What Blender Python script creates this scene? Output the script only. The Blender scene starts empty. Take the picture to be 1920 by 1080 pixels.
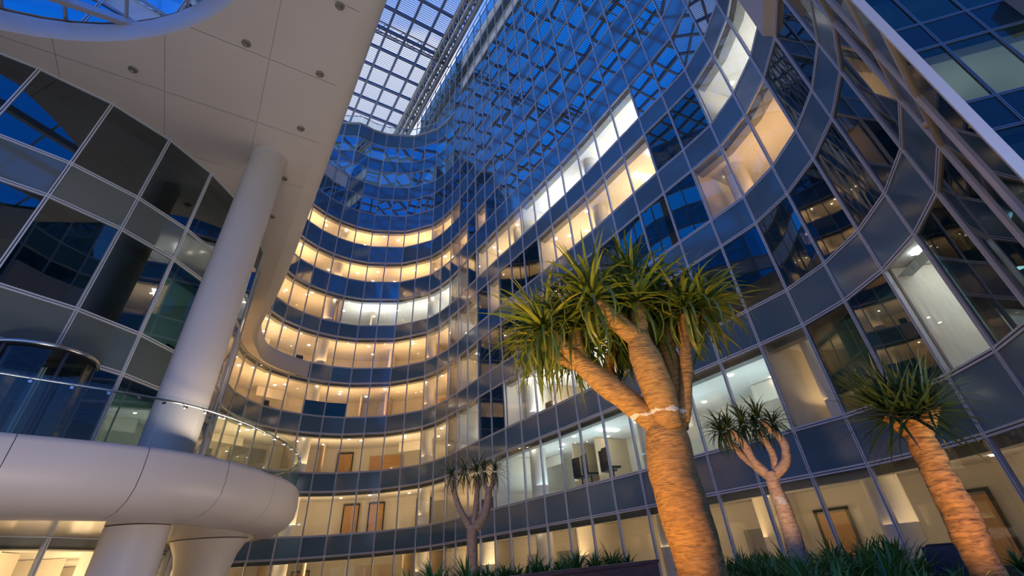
import bpy, bmesh, math, random
from mathutils import Vector, Matrix, noise
R = random.Random(7)
sc = bpy.context.scene
COL = sc.collection
rad = math.radians

# ------------------------------------------------------------------ camera, world, exposure
F_PX, PITCH, ROLL, PPX, PPY = 854.1, rad(35.432), rad(5.320), 988.0, 445.5
cd = bpy.data.cameras.new('camera'); cam = bpy.data.objects.new('camera', cd); COL.objects.link(cam)
cd.sensor_fit = 'HORIZONTAL'; cd.sensor_width = 36; cd.lens = F_PX / 1920 * 36
cd.shift_x = -(PPX - 960) / 1920; cd.shift_y = (PPY - 540) / 1920
cd.clip_end = 500
cam.matrix_world = Matrix.Rotation(rad(90) + PITCH, 4, 'X') @ Matrix.Rotation(-ROLL, 4, 'Z')
sc.camera = cam
sc.view_settings.view_transform = 'Standard'; sc.view_settings.look = 'None'
sc.view_settings.exposure = 0.15; sc.view_settings.gamma = 1; sc.view_settings.use_curve_mapping = False
cy = sc.cycles
cy.max_bounces = 7; cy.diffuse_bounces = 3; cy.glossy_bounces = 4; cy.transparent_max_bounces = 14
cy.transmission_bounces = 2; cy.sample_clamp_indirect = 4; cy.caustics_reflective = False; cy.caustics_refractive = False
cy.use_denoising = True

world = bpy.data.worlds.new('dusk_sky'); sc.world = world; world.use_nodes = True
wt = world.node_tree; wt.nodes.clear()
def wn(t): return wt.nodes.new(t)
tc = wn('ShaderNodeTexCoord'); nrm = wn('ShaderNodeVectorMath'); nrm.operation = 'NORMALIZE'
wt.links.new(tc.outputs['Generated'], nrm.inputs[0])
dot = wn('ShaderNodeVectorMath'); dot.operation = 'DOT_PRODUCT'
az, el = rad(-24), rad(38)
dot.inputs[1].default_value = (math.sin(az) * math.cos(el), math.cos(az) * math.cos(el), math.sin(el))
wt.links.new(nrm.outputs[0], dot.inputs[0])
nz = wn('ShaderNodeTexNoise'); nz.inputs['Scale'].default_value = 3.0; nz.inputs['Detail'].default_value = 5
wt.links.new(nrm.outputs[0], nz.inputs['Vector'])
ma = wn('ShaderNodeMath'); ma.operation = 'MULTIPLY_ADD'; ma.inputs[1].default_value = 0.12
wt.links.new(nz.outputs[0], ma.inputs[0]); wt.links.new(dot.outputs['Value'], ma.inputs[2])
cr = wn('ShaderNodeValToRGB'); e = cr.color_ramp.elements
e[0].position = 0.30; e[0].color = (0.005, 0.22, 1.15, 1)
e[1].position = 1.06; e[1].color = (0.80, 0.84, 1.0, 1)
for p_, c_ in ((0.82, (0.012, 0.36, 1.50, 1)), (0.93, (0.09, 0.32, 1.0, 1)), (0.99, (0.42, 0.55, 0.98, 1))):
    q_ = cr.color_ramp.elements.new(p_); q_.color = c_
wt.links.new(ma.outputs[0], cr.inputs[0])
sx_ = wn('ShaderNodeSeparateXYZ'); wt.links.new(nrm.outputs[0], sx_.inputs[0])
hz = wn('ShaderNodeMapRange'); hz.interpolation_type = 'SMOOTHSTEP'; hz.inputs['From Min'].default_value = 0.0; hz.inputs['From Max'].default_value = 0.38
hz.inputs['To Min'].default_value = 1.0; hz.inputs['To Max'].default_value = 0.0; wt.links.new(sx_.outputs['Z'], hz.inputs['Value'])
hm = wn('ShaderNodeMix'); hm.data_type = 'RGBA'; wt.links.new(hz.outputs[0], hm.inputs['Factor']); wt.links.new(cr.outputs[0], hm.inputs['A'])
hm.inputs['B'].default_value = (0.50, 0.56, 0.64, 1)     # pale dusk band all round the horizon
bg = wn('ShaderNodeBackground'); bg.inputs[1].default_value = 1.0
wo = wn('ShaderNodeOutputWorld'); wt.links.new(hm.outputs['Result'], bg.inputs[0]); wt.links.new(bg.outputs[0], wo.inputs[0])

def area(name, loc, direction, sx, sy, power, color):
    l = bpy.data.lights.new(name, 'AREA'); l.shape = 'RECTANGLE'; l.size = sx; l.size_y = sy
    l.energy = power; l.color = color
    o = bpy.data.objects.new(name, l); COL.objects.link(o); o.location = loc
    o.rotation_euler = Vector(direction).to_track_quat('-Z', 'Y').to_euler()
    return o
def spot(name, loc, target, power, color, angle=60, size=0.06, blend=0.6):
    l = bpy.data.lights.new(name, 'SPOT'); l.energy = power; l.color = color; l.spot_size = rad(angle)
    l.spot_blend = blend; l.shadow_soft_size = size
    o = bpy.data.objects.new(name, l); COL.objects.link(o); o.location = loc
    o.rotation_euler = (Vector(target) - Vector(loc)).to_track_quat('-Z', 'Y').to_euler()
    return o
WARM = (1.0, 0.66, 0.34); AMBER = (1.0, 0.60, 0.30); COOL = (0.72, 0.93, 1.0); NEUT = (1.0, 0.86, 0.66)
# plaza floodlights that wash the canopy soffit and balcony, and the ones aimed at the trees
area('canopy_floodlight', (-3.6, 3.2, -1.3), (-0.35, 0.55, 1), 3.0, 1.0, 330, (1.0, 0.84, 0.72))
area('canopy_floodlight', (-7.6, 12.0, 2.75), (0.0, 0.15, 1), 1.0, 5.0, 60, (1.0, 0.80, 0.66))
area('canopy_floodlight', (-1.5, 15.0, -1.3), (-0.6, 0.1, 1), 5.0, 2.0, 280, (1.0, 0.80, 0.66))
area('facade_fill_light', (4.4, 1.2, -1.3), (0.35, 0.75, 1), 1.5, 0.6, 130, (0.92, 0.97, 1.0))  # unseen fill added to brighten the frames of the right wing
area('bench_fill_light', (1.2, 3.6, -1.3), (-0.25, 1, 0.45), 0.5, 0.2, 14, (1.0, 0.85, 0.72))  # extra fill without a fixture, added so the bench slats show
spot('tree_spotlight', (-0.55, 2.6, -0.75), (0.95, 4.05, 1.5), 330, (1.0, 0.50, 0.11), 75, 0.05)
spot('tree_spotlight', (0.75, 2.4, -0.6), (0.9, 4.1, 2.1), 130, (1.0, 0.80, 0.40), 70, 0.05)
spot('tree_spotlight', (1.75, 2.25, -0.25), (2.35, 3.22, 0.5), 70, (1.0, 0.48, 0.14), 70, 0.03)
spot('tree_spotlight', (2.15, 5.6, 0.0), (2.95, 6.9, 0.9), 70, (1.0, 0.62, 0.30), 70, 0.05)
spot('tree_spotlight', (-0.9, 9.2, -0.9), (-1.6, 10.87, 1.0), 28, (1.0, 0.58, 0.26), 60, 0.05)

# ------------------------------------------------------------------ helpers
MATS = {}
def principled(name, color, rough=0.5, metal=0.0, spec=0.5, ior=None,  var=0.0, vscale=3.0, bump=0.0, bscale=20.0, emit=None, estr=0.0, objvar=0.0, stretch=None):
    if name in MATS: return MATS[name]
    m = bpy.data.materials.new(name); m.use_nodes = True; nt = m.node_tree
    b = nt.nodes['Principled BSDF']
    b.inputs['Base Color'].default_value = (*color, 1); b.inputs['Roughness'].default_value = rough
    b.inputs['Metallic'].default_value = metal; b.inputs['Specular IOR Level'].default_value = spec
    if ior: b.inputs['IOR'].default_value = ior
    tcn = nt.nodes.new('ShaderNodeTexCoord'); vec = tcn.outputs['Object']
    if stretch:
        mp = nt.nodes.new('ShaderNodeMapping'); mp.inputs['Scale'].default_value = stretch
        nt.links.new(vec, mp.inputs[0]); vec = mp.outputs[0]
    src = None
    if var:
        n = nt.nodes.new('ShaderNodeTexNoise'); n.inputs['Scale'].default_value = vscale; n.inputs['Detail'].default_value = 5
        nt.links.new(vec, n.inputs['Vector'])
        mr = nt.nodes.new('ShaderNodeMapRange'); mr.inputs['From Min'].default_value = 0.3; mr.inputs['From Max'].default_value = 0.7
        mr.inputs['To Min'].default_value = 1 - var; mr.inputs['To Max'].default_value = 1 + var
        nt.links.new(n.outputs[0], mr.inputs['Value']); src = mr.outputs[0]
    if objvar:
        oi = nt.nodes.new('ShaderNodeObjectInfo'); mr2 = nt.nodes.new('ShaderNodeMapRange')
        mr2.inputs['To Min'].default_value = 1 - objvar; mr2.inputs['To Max'].default_value = 1 + objvar
        nt.links.new(oi.outputs['Random'], mr2.inputs['Value'])
        if src:
            mm = nt.nodes.new('ShaderNodeMath'); mm.operation = 'MULTIPLY'
            nt.links.new(src, mm.inputs[0]); nt.links.new(mr2.outputs[0], mm.inputs[1]); src = mm.outputs[0]
        else: src = mr2.outputs[0]
    if src:
        vm = nt.nodes.new('ShaderNodeVectorMath'); vm.operation = 'SCALE'; vm.inputs[0].default_value = color
        nt.links.new(src, vm.inputs['Scale']); nt.links.new(vm.outputs[0], b.inputs['Base Color'])
    if bump:
        n2 = nt.nodes.new('ShaderNodeTexNoise'); n2.inputs['Scale'].default_value = bscale; n2.inputs['Detail'].default_value = 6
        nt.links.new(vec, n2.inputs['Vector'])
        bp = nt.nodes.new('ShaderNodeBump'); bp.inputs['Strength'].default_value = bump; bp.inputs['Distance'].default_value = 0.02
        nt.links.new(n2.outputs[0], bp.inputs['Height']); nt.links.new(bp.outputs[0], b.inputs['Normal'])
    if emit:
        b.inputs['Emission Color'].default_value = (*emit, 1); b.inputs['Emission Strength'].default_value = estr
    MATS[name] = m; return m
def glass(name, tint, refl, ior=1.5, wave=0.0):
    if name in MATS: return MATS[name]
    m = bpy.data.materials.new(name); m.use_nodes = True; nt = m.node_tree; nt.nodes.clear()
    tr = nt.nodes.new('ShaderNodeBsdfTransparent'); tr.inputs[0].default_value = (*tint, 1)
    gl = nt.nodes.new('ShaderNodeBsdfGlossy'); gl.inputs[0].default_value = (*refl, 1); gl.inputs['Roughness'].default_value = 0.0
    fr = nt.nodes.new('ShaderNodeFresnel'); fr.inputs[0].default_value = ior
    mx = nt.nodes.new('ShaderNodeMixShader'); out = nt.nodes.new('ShaderNodeOutputMaterial')
    if wave:
        tcn = nt.nodes.new('ShaderNodeTexCoord'); n2 = nt.nodes.new('ShaderNodeTexNoise'); n2.inputs['Scale'].default_value = 0.45
        n2.inputs['Detail'].default_value = 0
        ge = nt.nodes.new('ShaderNodeNewGeometry'); nt.links.new(ge.outputs['Position'], n2.inputs['Vector'])
        bp = nt.nodes.new('ShaderNodeBump'); bp.inputs['Strength'].default_value = 1.0; bp.inputs['Distance'].default_value = wave
        nt.links.new(n2.outputs[0], bp.inputs['Height']); nt.links.new(bp.outputs[0], gl.inputs['Normal'])
    gb = nt.nodes.new('ShaderNodeNewGeometry'); iv = nt.nodes.new('ShaderNodeMath'); iv.operation = 'SUBTRACT'; iv.inputs[0].default_value = 1
    nt.links.new(gb.outputs['Backfacing'], iv.inputs[1]); ml = nt.nodes.new('ShaderNodeMath'); ml.operation = 'MULTIPLY'
    nt.links.new(fr.outputs[0], ml.inputs[0]); nt.links.new(iv.outputs[0], ml.inputs[1])
    nt.links.new(ml.outputs[0], mx.inputs[0]); nt.links.new(tr.outputs[0], mx.inputs[1]); nt.links.new(gl.outputs[0], mx.inputs[2])
    nt.links.new(mx.outputs[0], out.inputs[0]); MATS[name] = m; return m

def mesh(name, V, Fc, mat=None, smooth=False):
    me = bpy.data.meshes.new(name); me.from_pydata([tuple(v) for v in V], [], Fc); me.update()
    if mat: me.materials.append(mat)
    if smooth: me.polygons.foreach_set('use_smooth', [True] * len(me.polygons))
    return me
def link(name, me, parent=None, loc=(0, 0, 0), rotz=0.0, scale=None, **props):
    o = bpy.data.objects.new(name, me); COL.objects.link(o); o.location = loc
    if rotz: o.rotation_euler = (0, 0, rotz)
    if scale: o.scale = scale
    if parent is not None: o.parent = parent
    for k, v in props.items(): o[k] = v
    return o
def thing(name, label, cat, loc=(0, 0, 0), rotz=0, group=None):
    o = link(name, None, None, loc, rotz, label=label, category=cat)
    if group: o['group'] = group
    return o
def struct(name, loc=(0, 0, 0), label=None):
    o = link(name, None, None, loc, kind='structure')
    if label: o['label'] = label
    return o
class MB:
    def __init__(s): s.V = []; s.F = []
    def box(s, c, d, rz=0.0, M=None):
        n = len(s.V); cr_, sr = math.cos(rz), math.sin(rz)
        for dz in (-.5, .5):
            for dx, dy in ((-.5, -.5), (.5, -.5), (.5, .5), (-.5, .5)):
                x, y, z = dx * d[0], dy * d[1], dz * d[2]
                p = Vector((c[0] + x * cr_ - y * sr, c[1] + x * sr + y * cr_, c[2] + z))
                s.V.append(M @ p if M else p)
        s.F += [(n, n+3, n+2, n+1), (n+4, n+5, n+6, n+7), (n, n+1, n+5, n+4), (n+1, n+2, n+6, n+5), (n+2, n+3, n+7, n+6), (n+3, n, n+4, n+7)]
    def beam(s, a, b, w, h):
        a, b = Vector(a), Vector(b); d = (b - a); L = d.length; d.normalize()
        up = Vector((0, 0, 1)) if abs(d.z) < .95 else Vector((1, 0, 0))
        x = d.cross(up).normalized(); y = x.cross(d)
        n = len(s.V)
        for p in (a, b):
            for i, j in ((-.5, -.5), (.5, -.5), (.5, .5), (-.5, .5)): s.V.append(p + x * i * w + y * j * h)
        s.F += [(n, n+1, n+2, n+3), (n+4, n+7, n+6, n+5), (n, n+4, n+5, n+1), (n+1, n+5, n+6, n+2), (n+2, n+6, n+7, n+3), (n+3, n+7, n+4, n)]
    def tube(s, P, rr, seg=12, cap=True, wob=0.0, wsc=6.0, seed=0.0):
        P = [Vector(p) for p in P]; n0 = len(s.V); ref = Vector((0.3, 1, 0.2)).normalized()
        for i, p in enumerate(P):
            d = (P[min(i + 1, len(P) - 1)] - P[max(i - 1, 0)]).normalized()
            x = (ref - d * ref.dot(d)).normalized(); y = d.cross(x); ref = x
            r = rr[i] if isinstance(rr, (list, tuple)) else rr
            for k in range(seg):
                a = 2 * math.pi * k / seg; u = x * math.cos(a) + y * math.sin(a); q = p + u * r
                if wob: q += u * wob * (noise.noise(q * wsc + Vector((seed, 0, 0))) + .5 * noise.noise(q * wsc * 3))
                s.V.append(q)
        for i in range(len(P) - 1):
            for k in range(seg):
                a, b = n0 + i * seg + k, n0 + i * seg + (k + 1) % seg
                s.F.append((a, b, b + seg, a + seg))
        if cap:
            s.F.append(tuple(n0 + k for k in range(seg))[::-1]); m = n0 + (len(P) - 1) * seg
            s.F.append(tuple(m + k for k in range(seg)))
    def prism(s, poly, z0, z1):
        n = len(s.V); k = len(poly)
        s.V += [Vector((x, y, z0)) for x, y in poly] + [Vector((x, y, z1)) for x, y in poly]
        s.F.append(tuple(range(n, n + k))[::-1]); s.F.append(tuple(range(n + k, n + 2 * k)))
        for i in range(k): j = (i + 1) % k; s.F.append((n + i, n + j, n + k + j, n + k + i))
    def lathe(s, prof, c=(0, 0, 0), seg=32):
        n = len(s.V)
        for r, z in prof:
            for k in range(seg):
                a = 2 * math.pi * k / seg; s.V.append(Vector((c[0] + r * math.cos(a), c[1] + r * math.sin(a), c[2] + z)))
        for i in range(len(prof) - 1):
            for k in range(seg):
                a, b = n + i * seg + k, n + i * seg + (k + 1) % seg; s.F.append((a, b, b + seg, a + seg))
    def me(s, name, mat, smooth=False): return mesh(name, s.V, s.F, mat, smooth)
def smooth_path(P, sub=6):
    P = [Vector(p) for p in P]; out = []
    for i in range(len(P) - 1):
        p0 = P[i - 1] if i else P[0] * 2 - P[1]; p1, p2 = P[i], P[i + 1]; p3 = P[i + 2] if i + 2 < len(P) else P[-1] * 2 - P[-2]
        for k in range(sub):
            t = k / sub
            out.append(.5 * ((2 * p1) + (p2 - p0) * t + (2 * p0 - 5 * p1 + 4 * p2 - p3) * t * t + (3 * p1 - p0 - 3 * p2 + p3) * t ** 3))
    out.append(P[-1]); return out
def normals2(P, side=1):
    # unit normals of a plan path; side=+1 is left of travel
    out = []
    for i in range(len(P)):
        d = (Vector(P[min(i + 1, len(P) - 1)][:2]) - Vector(P[max(i - 1, 0)][:2])).normalized()
        out.append(Vector((-d.y, d.x)) * side)
    return out
def sweep(P, N, prof, cap=True, closed_prof=True):
    V, Fc = [], []; k = len(prof)
    for p, n in zip(P, N):
        for o, z in prof: V.append((p[0] + n[0] * o, p[1] + n[1] * o, z))
    for i in range(len(P) - 1):
        for j in range(k if closed_prof else k - 1):
            a, b = i * k + j, i * k + (j + 1) % k; Fc.append((a, b, b + k, a + k))
    if cap and closed_prof:
        Fc.append(tuple(range(k))[::-1]); m = (len(P) - 1) * k; Fc.append(tuple(m + j for j in range(k)))
    return V, Fc

# ------------------------------------------------------------------ materials
M_alu = principled('pale_aluminium', (0.60, 0.62, 0.66), 0.42, 0.15, 0.5, objvar=0.05)
M_span = principled('spandrel_glass', (0.085, 0.155, 0.205), 0.10, 0.0, 0.5, ior=1.65, var=0.10, vscale=0.8, objvar=0.12)
M_spanU = principled('upper_spandrel_glass', (0.05, 0.13, 0.22), 0.06, 0.0, 0.5, ior=2.6, var=0.10, vscale=0.8, objvar=0.12)
M_spanS = principled('dark_spandrel_glass', (0.015, 0.03, 0.04), 0.12, 0.0, 0.5, ior=1.35)
M_slate = principled('slate_grey_aluminium', (0.13, 0.16, 0.20), 0.4, 0.1)
M_glassS = glass('dark_side_glass', (0.5, 0.62, 0.6), (0.9, 0.95, 1.0), 1.4, 0.004)
M_spanL = principled('green_grey_spandrel_glass', (0.13, 0.155, 0.145), 0.06, 0.0, 0.7, var=0.08, vscale=0.8, objvar=0.05)
M_glass = glass('facade_glass', (0.97, 0.97, 0.95), (0.92, 0.97, 1.0), 1.75, 0.006)
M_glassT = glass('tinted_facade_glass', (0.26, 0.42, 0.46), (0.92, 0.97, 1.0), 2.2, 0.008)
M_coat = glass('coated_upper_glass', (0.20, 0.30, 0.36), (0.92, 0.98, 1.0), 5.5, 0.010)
M_clear = glass('balustrade_glass', (0.92, 0.96, 0.95), (0.9, 1, 1), 1.45)
M_roofg = glass('roof_glass', (0.95, 0.97, 1.0), (1, 1, 1), 1.35)
M_white = principled('white_cladding', (0.55, 0.50, 0.46), 0.42, 0.0, 0.4, var=0.03, vscale=0.5)
M_plas = principled('interior_plaster', (0.80, 0.74, 0.64), 0.8, var=0.04, vscale=0.7)
M_ceil = principled('interior_ceiling', (0.82, 0.80, 0.76), 0.8)
M_flr = principled('interior_floor', (0.30, 0.27, 0.24), 0.5)
M_col = principled('column_render', (0.74, 0.72, 0.68), 0.55, var=0.03)
M_steel = principled('roof_steel', (0.20, 0.21, 0.26), 0.45, 0.4)
M_steel2 = principled('galvanised_steel', (0.50, 0.47, 0.44), 0.4, 0.5)
M_louv = principled('roof_louvre', (0.16, 0.20, 0.34), 0.5, 0.2)
M_ss = principled('brushed_stainless_steel', (0.62, 0.58, 0.54), 0.22, 1.0)
M_dark = principled('dark_bronze', (0.035, 0.033, 0.032), 0.3, 0.4)
M_stone = principled('plaza_stone', (0.22, 0.20, 0.19), 0.6, var=0.15, vscale=2)
M_wood = principled('dark_hardwood', (0.30, 0.13, 0.09), 0.5, var=0.3, vscale=4, stretch=(1, 1, 12), objvar=0.15)
M_oak = principled('oak_veneer', (0.55, 0.30, 0.11), 0.45, var=0.12, vscale=3, stretch=(8, 8, 1))
M_soil = principled('planting_soil', (0.03, 0.022, 0.016), 0.95, var=0.3, vscale=8)
M_box = principled('blind_box_grey', (0.30, 0.31, 0.30), 0.6)
M_joinl = principled('pale_joinery', (0.62, 0.48, 0.32), 0.5)
M_joing = principled('grey_joinery', (0.30, 0.30, 0.30), 0.5)
M_black = principled('black_upholstery', (0.015, 0.03, 0.04), 0.5)
M_lamp = principled('downlight_lens', (1, 1, 1), 0.5, emit=(1.0, 0.88, 0.70), estr=14)
M_lampc = principled('cool_light_panel', (1, 1, 1), 0.5, emit=(0.85, 0.95, 1.0), estr=7)
M_navy = principled('navy_panel', (0.01, 0.016, 0.04), 0.35)
M_blue = principled('blue_privacy_film', (0.010, 0.085, 0.17), 0.15)

# ------------------------------------------------------------------ levels and plan of the curtain wall
LV = [1.29, 2.41, 4.89, 6.02, 8.54, 9.69, 12.22, 13.39, 15.87, 17.02, 19.52, 21.21, 23.24, 24.98, 26.92, 28.73, 30.76, 32.48, 34.52, 36.15, 38.26, 40.22, 42.35, 44.1, 46.3, 48.0, 50.2, 51.3]
def B(n): return LV[2 * n - 2]
def T(n): return LV[2 * n - 1]
GZ = -1.5
P = {-4: (-17.99, 25.32), -3: (-18.41, 26.77), -2: (-18.51, 28.28), -1: (-18.33, 29.77), 0: (-17.77, 31.16), 1: (-16.93, 32.39), 2: (-15.84, 33.47), 3: (-14.57, 34.26), 4: (-13.12, 34.61), 5: (-11.67, 34.9), 6: (-10.21, 34.59), 7: (-8.77, 34.16), 8: (-7.58, 33.22), 9: (-6.55, 32.11), 10: (-5.63, 30.92), 11: (-4.74, 29.7), 12: (-3.87, 28.46), 13: (-2.96, 27.26), 14: (-2.08, 26.05), 15: (-1.16, 24.87), 16: (-0.26, 23.67), 17: (0.66, 22.48), 18: (1.54, 21.26), 19: (2.45, 20.06), 20: (3.36, 18.80), 21: (4.24, 17.46), 22: (5.10, 16.15), 23: (5.95, 14.89), 24: (6.82, 13.64), 25: (7.61, 12.41), 26: (8.06, 10.98), 27: (8.18, 9.49), 28: (7.99, 8.04), 29: (7.49, 6.63), 30: (6.69, 5.39), 31: (5.62, 4.33), 32: (4.50, 3.22), 33: (3.75, 1.95)}
# the wing on the left, numbered on downwards (-5 next to -4 ... -20 beside the camera)
for k, p in zip(range(-5, -21, -1), [(-17.65, 23.98), (-17.1, 22.70), (-16.25, 21.42), (-15.12, 20.27), (-13.92, 19.12), (-12.77, 17.86), (-11.86, 16.40), (-11.30, 14.78), (-11.02, 13.06), (-11.08, 11.38), (-11.44, 9.75), (-12.11, 8.22), (-13.11, 6.92), (-14.30, 5.76), (-15.6, 4.75), (-17.0, 3.9)]): P[k] = p
IDX = sorted(P)
V2 = {i: Vector(P[i]) for i in IDX}
def nout(i):
    a = V2[max(i - 1, -20)]; b = V2[min(i + 1, 33)]; d = (b - a).normalized(); return Vector((-d.y, d.x))
DEP = {i: 5.0 for i in IDX}
DEP.update({26: 3.6, 27: 2.8, 28: 2.0, 29: .9, 30: .33, 31: .14, 32: .12, 33: .12})
for i in range(-16, -8): DEP[i] = 4.2
def inner(i, d): n = nout(i); return V2[i] + n * min(d, DEP[i])

W, A_, C_, N_ = 'warm', 'amber', 'cool', 'neutral'
def lit(i, n):
    if i <= -9:
        if n == 0: return W
        if i >= -12 and n in (1, 2): return A_
        return 'dim' if n in (1, 2) and i in (-13, -14) else None
    if i <= 9:
        if n in (0, 1, 2): return W
        if n in (3, 4, 6, 7): return A_
        if n == 5: return A_ if i < 2 else N_
        return None
    if n == 0: return W
    if n == 1:
        if i <= 12: return W
        if i <= 23: return C_
        return {24: W, 25: 'dim', 26: 'dim', 27: C_}.get(i)
    if n == 2: return N_ if i <= 19 and i not in (12, 13) else None
    if n == 3: return W if i in (10, 11) else (A_ if 24 <= i <= 26 else None)
    if n == 4: return W if i in (10, 11, 13) or 17 <= i <= 22 else (N_ if i in (25, 26, 27) else None)
    if n == 5: return W if i in (10, 12, 13, 14, 15) else (N_ if 16 <= i <= 22 else None)
    if n == 6: return A_ if i in (10, 12) else None
    return None
LCOL = {W: (1.0, 0.68, 0.34), A_: (1.0, 0.58, 0.24), C_: (0.66, 0.90, 1.0), N_: (0.92, 0.95, 0.92), 'dim': (1.0, 0.88, 0.66)}
LPOW = {W: 24, A_: 27, C_: 24, N_: 28, 'dim': 6}

UB = mesh('unit_pane', [(x, y, z) for z in (0, 1) for x, y in ((0, -.5), (1, -.5), (1, .5), (0, .5))],
          [(0, 3, 2, 1), (4, 5, 6, 7), (0, 1, 5, 4), (1, 2, 6, 5), (2, 3, 7, 6), (3, 0, 4, 7)])
def ub(mat):
    m = UB.copy(); m.materials.append(mat); return m
ME_coat = ub(M_coat); ME_spanU = ub(M_spanU); ME_spanS = ub(M_spanS); ME_glassS = ub(M_glassS)
ME_win, ME_winT, ME_span, ME_spanL, ME_blue = ub(M_glass), ub(M_glassT), ub(M_span), ub(M_spanL), ub(M_blue)
# mullion: two fins with a recessed joint between them, unit height
mb = MB()
mb.box((-.027, -.01, .5), (.032, .09, 1)); mb.box((.027, -.01, .5), (.032, .09, 1)); mb.box((0, 0, .5), (.024, .05, 1))
ME_mul = mb.me('mullion', M_alu); ME_mul.materials.append(M_dark); ME_mulS = mb.me('mullion_slate', M_slate)
for k_ in range(12, 18): ME_mul.polygons[k_].material_index = 1
TR_PROF = [(-.05, -.05), (-.05, -.01), (-.03, -.01), (-.03, .01), (-.05, .01), (-.05, .05), (.03, .05), (.03, -.05)]

def pane(parent, name, me, a, b, z0, z1, thick, off=0.0, gap=0.05):
    d = b - a; L = d.length; d.normalize(); n = Vector((-d.y, d.x)); p = a + d * gap + n * off
    return link(name, me, parent, (p.x, p.y, z0 + .045), math.atan2(d.y, d.x), (L - 2 * gap, thick, z1 - z0 - .09))
def glazing(parent, ids, pts, n_lo, n_hi, gap_fn=None, spanmesh=None, litfn=lit, ground=True, merged_above=None):
    """ids: bay ids; pts: dict id->Vector; rows n_lo..n_hi; window row n between T(n) and B(n+1), spandrel n between B(n) and T(n)"""
    V, Fc = [], []
    for i in ids:
        a, b = pts[i], pts[i + 1]
        for n in range(n_lo, n_hi + 1):
            z0 = T(n) if n > 0 else GZ; z1 = B(n + 1)
            if gap_fn and gap_fn(i, n): continue
            if merged_above is not None and n > merged_above:
                k = len(V); V += [(a.x, a.y, z0), (b.x, b.y, z0), (b.x, b.y, z1), (a.x, a.y, z1)]; Fc.append((k, k+1, k+2, k+3)); continue
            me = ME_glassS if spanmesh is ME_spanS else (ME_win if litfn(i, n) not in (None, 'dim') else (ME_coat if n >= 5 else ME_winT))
            pane(parent, 'window_pane', me, a, b, z0, z1, .02)
            if n > 0: pane(parent, 'spandrel_panel', spanmesh or (ME_spanU if n >= 6 else ME_span), a, b, B(n), T(n), .05)
    if V: link('upper_glazing', mesh('upper_glazing', V, Fc, M_coat), parent, kind='stuff')
def frame(parent, ids, pts, levels, z0, z1, alu=None):
    mm = ME_mul if alu is None else ME_mulS
    Pp = [pts[i] for i in ids]; N = normals2(Pp, 1)
    for z in levels:
        V, Fc = sweep(Pp, N, [(o, z + dz) for o, dz in TR_PROF]); me = mesh('transom', V, Fc, alu or M_alu); me.materials.append(M_dark)
        for q in range(0, len(me.polygons) - 2):
            if q % 8 in (1, 2, 3): me.polygons[q].material_index = 1
        link('transom', me, parent)
    for i, p, n in zip(ids, Pp, N):
        link('mullion', mm, parent, (p.x, p.y, z0), math.atan2(-n.x, n.y), (1, 1, z1 - z0))

# ------------------------------------------------------------------ ground
g = MB(); g.box((-4, 14, GZ - .1), (60, 64, .2)); fl = link('floor', g.me('floor', M_stone), None, kind='structure')

# ------------------------------------------------------------------ curtain walls
wall_right = struct('wall_right'); wall_back = struct('wall_back'); wall_left = struct('wall_left'); wall_side = struct('wall_side')
levs = [z for z in LV]
# right wall: bays 9..32, full height
glazing(wall_right, range(9, 32), V2, 0, 13, merged_above=11)
frame(wall_right, range(9, 33), V2, [z for z in LV if z < 51.5], GZ, 51.3)
# its straight continuation above the lower back volume
tdir = (V2[10] - V2[19]).normalized()
U = {9 - k: V2[10] + tdir * 1.5 * (k + 1) for k in range(0, 9)}; U[10] = V2[10]
glazing(wall_right, range(2, 10), U, 11, 13, litfn=lambda i, n: None)
frame(wall_right, range(1, 11), {**U, 1: U[1]}, [z for z in LV if z > 40], 40.22, 51.3)
# back wall: bays -5..8 up to parapet (upper two floors recede left of mullion 1)
glazing(wall_back, range(-5, 9), V2, 0, 10, gap_fn=lambda i, n: i < 1 and n >= 9)
frame(wall_back, range(1, 10), V2, LV[:22], GZ, 40.22)
frame(wall_back, range(-5, 2), V2, LV[:19], GZ, B(10))
UL = {1: V2[1], 0: Vector((-18.4, 32.15)), -1: Vector((-20.0, 31.75)), -2: Vector((-21.6, 31.6)), -3: Vector((-23.2, 31.7))}
glazing(wall_back, range(-3, 1), UL, 9, 10, litfn=lambda i, n: None)
frame(wall_back, range(-3, 2), UL, LV[17:22], T(9), 40.22)
for n in (11,):
    for i in range(1, 9): pane(wall_back, 'spandrel_panel', ME_span, V2[i], V2[i + 1], B(n), T(n), .05)
    for i in range(-3, 1): pane(wall_back, 'spandrel_panel', ME_span, UL[i], UL[i + 1], B(n), T(n), .05)
# left wall: bays -20..-6
glazing(wall_left, range(-20, -5), V2, 0, 8, spanmesh=ME_spanL, merged_above=3)
frame(wall_left, range(-20, -4), V2, LV[:17], GZ, B(9))
# roof parapet with glass balustrade on the back wall
pp = [UL[-3], UL[-2], UL[-1], UL[0]] + [V2[i] for i in range(1, 10)]; pn = normals2(pp, 1)
V, Fc = sweep(pp, pn, [(-.12, 40.22), (-.12, 40.42), (3.0, 40.42), (3.0, 40.22)]); link('parapet_coping', mesh('coping', V, Fc, M_white), wall_back)
bal = thing('roof_balustrade', 'frameless glass balustrade along the curved roof edge of the far block', 'balustrade')
for a, b in zip(pp[:-1], pp[1:]): pane(bal, 'glass_panel', ub(M_clear), a, b, 40.40, 41.55, .02)
V, Fc = sweep(pp, pn, [(-.03, 41.5), (-.03, 41.58), (.03, 41.58), (.03, 41.5)]); link('handrail', mesh('rail', V, Fc, M_alu), bal)

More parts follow.
